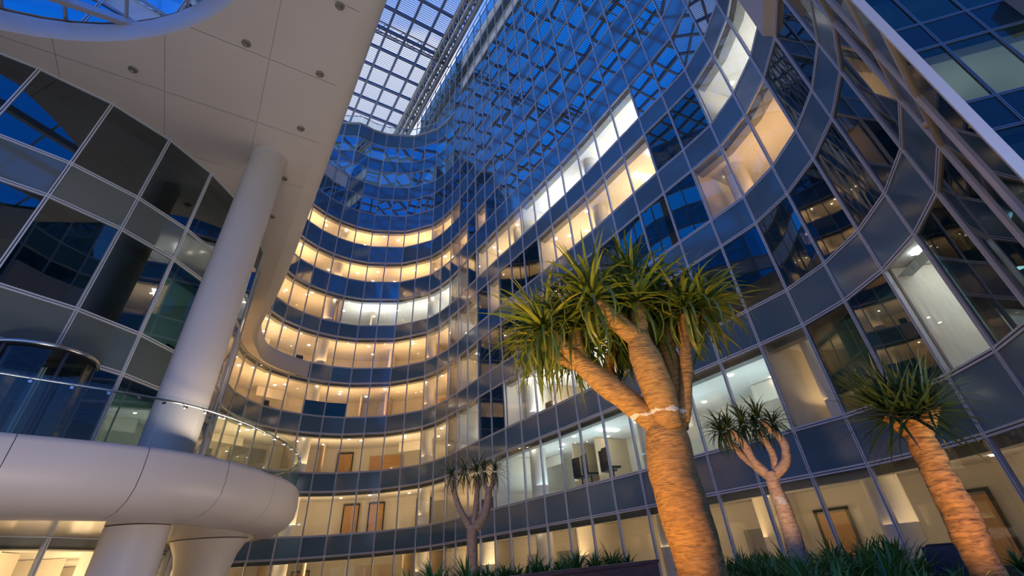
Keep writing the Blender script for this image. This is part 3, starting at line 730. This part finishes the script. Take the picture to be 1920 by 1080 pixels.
nv = thing('planter_box', 'plain dark navy box standing behind the right-hand tree', 'planter', (4.02, 5.78, GZ), rad(-36))
m = MB(); m.box((0, 0, .665), (.55, .5, 1.33)); link('shell', m.me('shell', M_navy), nv)
m = MB(); m.box((0, 0, 1.335), (.47, .4, .01)); link('soil', m.me('soil', M_soil), nv)

# ------------------------------------------------------------------ foliage
def leafmat(name, c1, c2, rough=.4):
    m = bpy.data.materials.new(name); m.use_nodes = True; nt = m.node_tree; b = nt.nodes['Principled BSDF']; b.inputs['Roughness'].default_value = rough
    oi = nt.nodes.new('ShaderNodeObjectInfo'); cr_ = nt.nodes.new('ShaderNodeValToRGB'); cr_.color_ramp.elements[0].color = (*c1, 1); cr_.color_ramp.elements[1].color = (*c2, 1)
    q = cr_.color_ramp.elements.new(.88); q.color = tuple((a * .4 + b_ * .6) for a, b_ in zip(c1, c2)) + (1,)
    tcn = nt.nodes.new('ShaderNodeTexCoord'); n = nt.nodes.new('ShaderNodeTexNoise'); n.inputs['Scale'].default_value = 7; nt.links.new(tcn.outputs['Object'], n.inputs['Vector'])
    ad = nt.nodes.new('ShaderNodeMath'); ad.operation = 'MULTIPLY_ADD'; ad.inputs[1].default_value = .5; nt.links.new(n.outputs[0], ad.inputs[0])
    m2 = nt.nodes.new('ShaderNodeMath'); m2.operation = 'MULTIPLY'; m2.inputs[1].default_value = .7; nt.links.new(oi.outputs['Random'], m2.inputs[0]); nt.links.new(m2.outputs[0], ad.inputs[2])
    sb = nt.nodes.new('ShaderNodeMath'); sb.operation = 'SUBTRACT'; sb.inputs[1].default_value = .12; nt.links.new(ad.outputs[0], sb.inputs[0])
    nt.links.new(sb.outputs[0], cr_.inputs[0]); nt.links.new(cr_.outputs[0], b.inputs['Base Color'])
    tl = nt.nodes.new('ShaderNodeBsdfTranslucent'); nt.links.new(cr_.outputs[0], tl.inputs[0]); mx = nt.nodes.new('ShaderNodeMixShader'); mx.inputs[0].default_value = .25
    out = nt.nodes['Material Output']; nt.links.new(b.outputs[0], mx.inputs[1]); nt.links.new(tl.outputs[0], mx.inputs[2]); nt.links.new(mx.outputs[0], out.inputs[0]); return m
M_leaf = leafmat('dragon_leaf', (.07, .13, .010), (.50, .42, .05))
M_leafd = leafmat('dark_dragon_leaf', (.02, .05, .015), (.10, .14, .03))
M_hedge = leafmat('strap_leaf', (.05, .14, .025), (.18, .36, .06))
def leaf_geo(L, w, droop, seg=6):
    V, Fc = [], []; x, z, a = 0.0, 0.0, 0.0
    for k in range(seg + 1):
        t = k / seg; ww = w * (.75 + 1.2 * t) * (1 - t) ** .55 if t < 1 else 0.002
        ww = max(.002, w * min(1, .7 + 1.5 * t) * (1 - t ** 2.2))
        V += [(x, -ww / 2, z + ww * .18), (x, 0, z), (x, ww / 2, z + ww * .18)]
        a = -droop * (t + .5 / seg) ** 1.4; x += L / seg * math.cos(a); z += L / seg * math.sin(a)
    for k in range(seg):
        for j in (0, 1): q = k * 3 + j; Fc.append((q, q + 3, q + 4, q + 1))
    return V, Fc
def leaf_meshes(name, mat, L, w, droops): 
    out = []
    for d_ in droops:
        V, Fc = leaf_geo(L, w, d_); out.append(mesh(name, V, Fc, mat, True))
    return out
def bark(name, c1, c2, ring=60, white=None):
    m = bpy.data.materials.new(name); m.use_nodes = True; nt = m.node_tree; b = nt.nodes['Principled BSDF']; b.inputs['Roughness'].default_value = .75
    tcn = nt.nodes.new('ShaderNodeTexCoord'); mp = nt.nodes.new('ShaderNodeMapping'); mp.inputs['Scale'].default_value = (7, 7, 34); nt.links.new(tcn.outputs['Object'], mp.inputs[0])
    n = nt.nodes.new('ShaderNodeTexNoise'); n.inputs['Scale'].default_value = 1.6; n.inputs['Detail'].default_value = 6; n.inputs['Distortion'].default_value = .8; nt.links.new(mp.outputs[0], n.inputs['Vector'])
    cr_ = nt.nodes.new('ShaderNodeValToRGB'); cr_.color_ramp.elements[0].position = .25; cr_.color_ramp.elements[0].color = (*c1, 1); cr_.color_ramp.elements[1].position = .62; cr_.color_ramp.elements[1].color = (*c2, 1)
    nt.links.new(n.outputs[0], cr_.inputs[0]); nt.links.new(cr_.outputs[0], b.inputs['Base Color'])
    n2 = nt.nodes.new('ShaderNodeTexNoise'); n2.inputs['Scale'].default_value = 9; n2.inputs['Detail'].default_value = 4; nt.links.new(tcn.outputs['Object'], n2.inputs['Vector'])
    ad = nt.nodes.new('ShaderNodeMath'); ad.operation = 'ADD'; nt.links.new(n.outputs[0], ad.inputs[0]); nt.links.new(n2.outputs[0], ad.inputs[1])
    bp = nt.nodes.new('ShaderNodeBump'); bp.inputs['Strength'].default_value = .8; bp.inputs['Distance'].default_value = .02; nt.links.new(ad.outputs[0], bp.inputs['Height']); nt.links.new(bp.outputs[0], b.inputs['Normal'])
    if white:
        # pale bare patches where old bark has peeled
        n3 = nt.nodes.new('ShaderNodeTexNoise'); n3.inputs['Scale'].default_value = 11; nt.links.new(tcn.outputs['Object'], n3.inputs['Vector'])
        sx = nt.nodes.new('ShaderNodeSeparateXYZ'); nt.links.new(tcn.outputs['Object'], sx.inputs[0])
        s1 = nt.nodes.new('ShaderNodeMath'); s1.operation = 'SUBTRACT'; s1.inputs[1].default_value = white[0]; nt.links.new(sx.outputs['Z'], s1.inputs[0])
        s2 = nt.nodes.new('ShaderNodeMath'); s2.operation = 'ABSOLUTE'; nt.links.new(s1.outputs[0], s2.inputs[0])
        s3 = nt.nodes.new('ShaderNodeMapRange'); s3.inputs['From Min'].default_value = 0; s3.inputs['From Max'].default_value = white[1]; s3.inputs['To Min'].default_value = .28; s3.inputs['To Max'].default_value = -.3; nt.links.new(s2.outputs[0], s3.inputs['Value'])
        s4 = nt.nodes.new('ShaderNodeMath'); s4.operation = 'ADD'; nt.links.new(s3.outputs[0], s4.inputs[0]); nt.links.new(n3.outputs[0], s4.inputs[1])
        s5 = nt.nodes.new('ShaderNodeMath'); s5.operation = 'GREATER_THAN'; s5.inputs[1].default_value = .70; nt.links.new(s4.outputs[0], s5.inputs[0])
        mx = nt.nodes.new('ShaderNodeMix'); mx.data_type = 'RGBA'; nt.links.new(s5.outputs[0], mx.inputs['Factor']); nt.links.new(cr_.outputs[0], mx.inputs['A']); mx.inputs['B'].default_value = (.62, .58, .50, 1)
        nt.links.new(mx.outputs['Result'], b.inputs['Base Color'])
    return m
def tree(name, label, base, limbs, tips, trunk_mat, lmeshes, nleaf, spread, lscale, single_max=300, seed=1, wob=.012, tiltdir=None, lo=-75, hi=88):
    """limbs: list of (points, radii); tips: (position, direction, scale). Points are world coordinates."""
    rr = random.Random(seed); t = thing(name, label, 'tree', base); b0 = Vector(base)
    m = MB()
    for q, (pts_, rs) in enumerate(limbs):
        sp_ = smooth_path([Vector(p) - b0 for p in pts_], 10); rs4 = smooth_path([Vector((r, 0, 0)) for r in rs], 10)
        m.tube(sp_, [v.x for v in rs4], 24, True, wob, 5.0, q * 3.1)
    link('trunk', m.me('trunk', trunk_mat, True), t)
    leaves = []
    for (tp, td, ts) in tips:
        td = Vector(td).normalized(); q0 = Vector((0, 0, 1)).rotation_difference(td)
        for k in range(nleaf):
            el_ = rad(lo + (hi - lo) * (((k + .5) / nleaf) ** .75)) ; az_ = k * 2.39996 + rr.uniform(-.2, .2)
            d = Vector((math.cos(el_) * math.cos(az_), math.cos(el_) * math.sin(az_), math.sin(el_))); d = q0 @ d
            x = d; z = (q0 @ Vector((0, 0, 1))); z = (z - x * z.dot(x))
            if z.length < .1: z = Vector((rr.random(), rr.random(), .1)); z = z - x * z.dot(x)
            z.normalize()
            # leaf hangs: keep its upper face skyward
            up = Vector((0, 0, 1)) - x * x.z
            if up.length > .15: z = up.normalized()
            y = z.cross(x); s_ = ts * lscale * rr.uniform(.72, 1.12)
            Mx = Matrix((x, y, z)).transposed().to_4x4() @ Matrix.Diagonal((s_, s_, s_, 1))
            Mx.translation = Vector(tp) - b0 + d * .03 * ts
            leaves.append((rr.random(), Mx, rr.randrange(len(lmeshes))))
    leaves.sort(key=lambda v: v[0])
    for _, Mx, k in leaves[:single_max]:
        o = bpy.data.objects.new('leaf', lmeshes[k]); COL.objects.link(o); o.parent = t; o.matrix_local = Mx
    if leaves[single_max:]:
        V, Fc = [], []
        for _, Mx, k in leaves[single_max:]:
            me_ = lmeshes[k]; n = len(V); V += [Mx @ v.co for v in me_.vertices]; Fc += [tuple(n + q for q in p.vertices) for p in me_.polygons]
        link('foliage', mesh('foliage', V, Fc, lmeshes[0].materials[0], True), t, kind='stuff')
    return t
LM = leaf_meshes('dragon_leaf', M_leaf, 1.0, .068, (.35, .8, 1.3, 1.8, 2.3, 2.7))
LMd = leaf_meshes('dragon_leaf_dark', M_leafd, 1.0, .058, (.1, .3, .55, .9))
LMs = leaf_meshes('dragon_leaf_small', M_leafd, 1.0, .075, (.5, 1.0, 1.6, 2.1))
BK = bark('main_bark', (.17, .085, .02), (.44, .24, .06), white=(1.83, .07))
BK2 = bark('rough_bark', (.08, .04, .01), (.50, .28, .08)); BK3 = bark('pale_bark', (.30, .17, .09), (.60, .42, .28), white=(.95, .25)); BK4 = bark('brown_bark', (.20, .12, .07), (.40, .25, .15))
# main dragon tree
def Tm(u, w, z): # point given by sideways offset u (right), depth offset w (away), height z, about the trunk axis of the main tree
    n = Vector((.236, .972)); e_ = Vector((.972, -.236)); p = Vector((1.0, 4.09)) + e_ * u + n * w; return (p.x, p.y, z)
limbs = [
 ([Tm(.03, 0, -.9), Tm(.02, 0, -.16), Tm(.0, 0, .22), Tm(-.02, 0, .52), Tm(.0, 0, .74), Tm(.02, 0, .90)], [.175, .172, .19, .187, .176, .14]),
 ([Tm(-.02, -.02, .80), Tm(-.20, -.08, 1.02), Tm(-.42, -.14, 1.24), Tm(-.60, -.18, 1.44)], [.085, .10, .105, .085]),
 ([Tm(-.56, -.18, 1.40), Tm(-.72, -.22, 1.60), Tm(-.86, -.25, 1.77)], [.072, .07, .062]),
 ([Tm(-.60, -.18, 1.42), Tm(-.63, -.16, 1.62), Tm(-.62, -.12, 1.80)], [.075, .078, .07]),
 ([Tm(-.60, -.18, 1.40), Tm(-.80, -.20, 1.52), Tm(-.90, -.15, 1.68)], [.045, .043, .04]),
 ([Tm(.05, -.08, .80), Tm(.02, -.12, 1.10), Tm(-.02, -.16, 1.36), Tm(-.04, -.18, 1.60)], [.105, .135, .135, .095]),
 ([Tm(-.05, -.18, 1.56), Tm(-.20, -.24, 1.74), Tm(-.36, -.28, 1.93)], [.085, .085, .075]),
 ([Tm(-.03, -.17, 1.58), Tm(.0, -.14, 1.76), Tm(.01, -.10, 1.92)], [.075, .075, .065]),
 ([Tm(.12, .03, .82), Tm(.18, .08, 1.10), Tm(.20, .12, 1.40), Tm(.20, .14, 1.60)], [.07, .078, .075, .06]),
 ([Tm(.20, .14, 1.56), Tm(.10, .18, 1.72), Tm(.04, .22, 1.84)], [.07, .07, .06]),
 ([Tm(.20, .14, 1.56), Tm(.26, .2, 1.76), Tm(.24, .26, 2.0)], [.07, .06, .055]),
 ([Tm(.16, .0, .86), Tm(.28, .0, 1.2), Tm(.36, .02, 1.55), Tm(.42, .04, 1.80)], [.06, .057, .055, .05]),
 ([Tm(-.05, .08, .85), Tm(-.25, .25, 1.15), Tm(-.42, .38, 1.45)], [.07, .065, .06]),
 ([Tm(-.40, .36, 1.42), Tm(-.38, .42, 1.62), Tm(-.30, .45, 1.80)], [.055, .05, .045]),
 ([Tm(-.40, .36, 1.42), Tm(-.56, .42, 1.60), Tm(-.64, .46, 1.78)], [.055, .05, .045]),
]
tips = [(Tm(-.88, -.26, 1.80), (-.5, -.1, .8), 1.0), (Tm(-.62, -.12, 1.83), (-.1, .1, 1), 1.0), (Tm(-.92, -.14, 1.70), (-.8, .2, .5), .9),
        (Tm(-.38, -.29, 1.97), (-.25, -.15, 1), 1.05), (Tm(.01, -.10, 1.96), (.05, .1, 1), 1.05), (Tm(.03, .23, 1.88), (-.1, .3, 1), 1.0),
        (Tm(.24, .27, 2.06), (0, .2, 1), .95), (Tm(.44, .04, 1.84), (.4, 0, 1), 1.0), (Tm(-.30, .46, 1.84), (0, .3, 1), 1.0), (Tm(-.65, .47, 1.82), (-.3, .4, .9), 1.0),
        (Tm(.62, .10, 1.86), (.6, 0, .8), .95), (Tm(.02, .05, 2.30), (0, 0, 1), .85)]
limbs.append(([Tm(.38, .03, 1.62), Tm(.52, .08, 1.74), Tm(.61, .10, 1.85)], [.05, .05, .045]))
limbs.append(([Tm(.10, .18, 1.75), Tm(.06, .1, 2.0), Tm(.02, .05, 2.29)], [.05, .045, .04]))
tree('dragon_tree', 'large dragon tree with a thick uplit trunk and spreading crown, in front of everything', Tm(0, 0, -.9), limbs, tips, BK, LM, 96, 1, .61, seed=3)
# right tree with a single rough trunk and one dense head
tree('dragon_tree', 'single-stemmed dragon tree with rough orange-lit trunk and one dense head, far right', (2.35, 3.24, -.55),
     [([(2.35, 3.24, -.55), (2.35, 3.24, -.22), (2.365, 3.23, .08), (2.37, 3.23, .30), (2.37, 3.235, .48), (2.385, 3.22, .56)], [.082, .082, .09, .084, .07, .06]),
      ([(2.37, 3.23, .46), (2.31, 3.26, .56), (2.27, 3.28, .62)], [.06, .05, .03]), ([(2.38, 3.22, .46), (2.46, 3.17, .56), (2.52, 3.13, .61)], [.055, .045, .03])],
     [((2.385, 3.22, .58), (0, 0, 1), 1.0), ((2.30, 3.26, .61), (-.35, .2, 1), .95), ((2.47, 3.16, .60), (.35, -.2, 1), .9)], BK2, LMd, 105, 1, .40, seed=5, wob=.02, lo=-42, hi=86)
# middle tree with pale patched trunk
def T3(u, w, z): n = Vector((.386, .922)); e_ = Vector((.922, -.386)); p = Vector((2.92, 6.91)) + e_ * u + n * w; return (p.x, p.y, z)
tree('dragon_tree', 'slim dragon tree with pale patched trunk, between the big tree and the right one', T3(0, 0, -.55),
     [([T3(-.02, 0, -.55), T3(0, 0, -.14), T3(.02, 0, .28), T3(.0, 0, .58), T3(.02, 0, .74)], [.115, .108, .10, .082, .08]),
      ([T3(-.0, 0, .68), T3(-.14, -.03, .88), T3(-.20, -.04, 1.12), T3(-.30, -.05, 1.30)], [.06, .055, .055, .045]),
      ([T3(-.02, 0, .66), T3(-.22, .05, .92), T3(-.34, .08, 1.12), T3(-.42, .08, 1.30)], [.05, .045, .045, .04]),
      ([T3(.05, 0, .68), T3(.24, 0, .84), T3(.30, .0, 1.06), T3(.20, .0, 1.24), T3(.10, 0, 1.38)], [.06, .058, .055, .045, .04]),
      ([T3(.05, .02, .70), T3(.12, .06, .95), T3(.05, .08, 1.25)], [.045, .042, .04])],
     [(T3(-.32, -.05, 1.33), (-.2, 0, 1), 1.0), (T3(-.44, .08, 1.32), (-.5, 0, .9), 1.0), (T3(-.12, .0, 1.36), (0, 0, 1), 1.0), (T3(.10, 0, 1.40), (.1, 0, 1), 1.0), (T3(.26, 0, 1.30), (.4, 0, .9), .9), (T3(.04, .1, 1.3), (0, .2, 1), .9)], BK3, LMs, 62, 1, .38, seed=8, wob=.012)
def T2(u, w, z): n = Vector((-.151, .989)); e_ = Vector((.989, .151)); p = Vector((-1.65, 10.88)) + e_ * u + n * w; return (p.x, p.y, z)
tree('dragon_tree', 'small dark-trunked dragon tree with three upright arms, left of the big one', T2(0, 0, -1.3),
     [([T2(0, 0, -1.3), T2(0, 0, 0), T2(0, 0, .5), T2(0, 0, .72)], [.11, .105, .10, .10]),
      ([T2(-.04, 0, .66), T2(-.24, 0, .98), T2(-.36, 0, 1.30), T2(-.42, 0, 1.60)], [.075, .06, .055, .05]),
      ([T2(.0, 0, .66), T2(.06, .03, .95), T2(.10, .03, 1.28), T2(.09, .03, 1.6)], [.06, .055, .055, .05]),
      ([T2(.06, -.02, .64), T2(.24, -.03, .86), T2(.33, -.04, 1.16), T2(.36, -.04, 1.36)], [.085, .09, .08, .07]),
      ([T2(.35, -.04, 1.28), T2(.46, -.04, 1.46), T2(.50, 0, 1.62)], [.055, .05, .045]), ([T2(.34, -.04, 1.28), T2(.26, -.02, 1.44), T2(.25, 0, 1.62)], [.045, .04, .04])],
     [(T2(-.43, 0, 1.62), (-.3, 0, 1), .95), (T2(.09, .03, 1.66), (0, 0, 1), 1.05), (T2(.50, 0, 1.66), (.3, 0, 1), 1.0), (T2(.26, 0, 1.68), (0, .1, 1), 1.0), (T2(-.16, 0, 1.68), (-.1, 0, 1), 1.0)], BK4, LMs, 48, 1, .40, seed=11, wob=.008)
# strap-leaved clumps
def clump(seed, nl, L):
    rr = random.Random(seed); V, Fc = [], []
    for k in range(nl):
        v, f = leaf_geo(L * rr.uniform(.7, 1.1), .035, rr.choice((.6, 1.1, 1.6)), 4); el_ = rad(rr.uniform(25, 85)); az_ = rr.uniform(0, 6.283)
        Mx = Matrix.Rotation(az_, 4, 'Z') @ Matrix.Rotation(-el_, 4, 'Y'); n = len(V); V += [Mx @ Vector(q) for q in v]; Fc += [tuple(n + a for a in ff) for ff in f]
    return mesh('strap_clump', V, Fc, M_hedge, True)
CL = [clump(s, 46, .42) for s in range(4)]
def plants(spots, label, group):
    for (x, y, z, s_) in spots:
        o = link('strap_leaved_plant', R.choice(CL), None, (x, y, z), R.uniform(0, 6.28), (s_, s_, s_), category='plant', group=group, label=label)
sp_ = []
for k in range(30):
    t_ = k / 29; c = A0 + dA * (LA * (t_ * .98)) + nA * (.25 + R.uniform(0, .3)); sp_.append((c.x, c.y, -.15 - .03 * (k % 3) - .02 * t_, R.uniform(.55, .8)))
plants(sp_, 'green strap-leaved plant growing in the slatted hardwood planter box', 'plants in the slatted planter box')
sp_ = []
for k in range(120):
    x, y = R.uniform(1.5, 5.2), R.uniform(2.6, 9.6); a = math.degrees(math.atan2(x, y)); dist = math.hypot(x, y)
    if a < 13 or a > 52 or (x - 2.35) ** 2 + (y - 3.24) ** 2 < .09 or (a < 20 and y < 5): continue
    if (x - 4.22) ** 2 + (y - 5.72) ** 2 < .7: continue
    h = 0; s_ = R.uniform(.95, 1.25) * (.62 if a > 32 and dist > 3.2 else 1); sp_.append((x, y, -.48, s_ if dist > 4 else s_ * .8))
zones = {}
for v in sp_:
    a = math.degrees(math.atan2(v[0], v[1])); zn = 0 if a < 21.5 else 1 if a < 25.5 else 2 if a < 34 else 3 if a < 39 else 4
    zones.setdefault((zn, math.hypot(v[0], v[1]) > 5.2), []).append(v)
for (zn, far), vs in sorted(zones.items()):
    w_ = ('between the big trunk and the slim tree', 'at the foot of the slim forked tree', 'between the slim tree and the right-hand tree', 'at the foot of the right-hand tree', 'right of the right-hand tree')[zn]
    plants(vs, '%s strap-leaved plant %s' % ('rear row' if far else 'front row', w_), 'plants %s, %s' % (w_, 'far' if far else 'near'))
for k, (x, y, z, s_) in enumerate(((-.9, 9.7, -.45, 1.0), (-.3, 9.5, -.45, .9), (-1.3, 9.9, -.48, .9))):
    link('strap_leaved_plant', CL[k], None, (x, y, z), k, (s_, s_, s_), category='plant', label='small dark plant by the foot of the little left tree', group='plants by the little left tree')
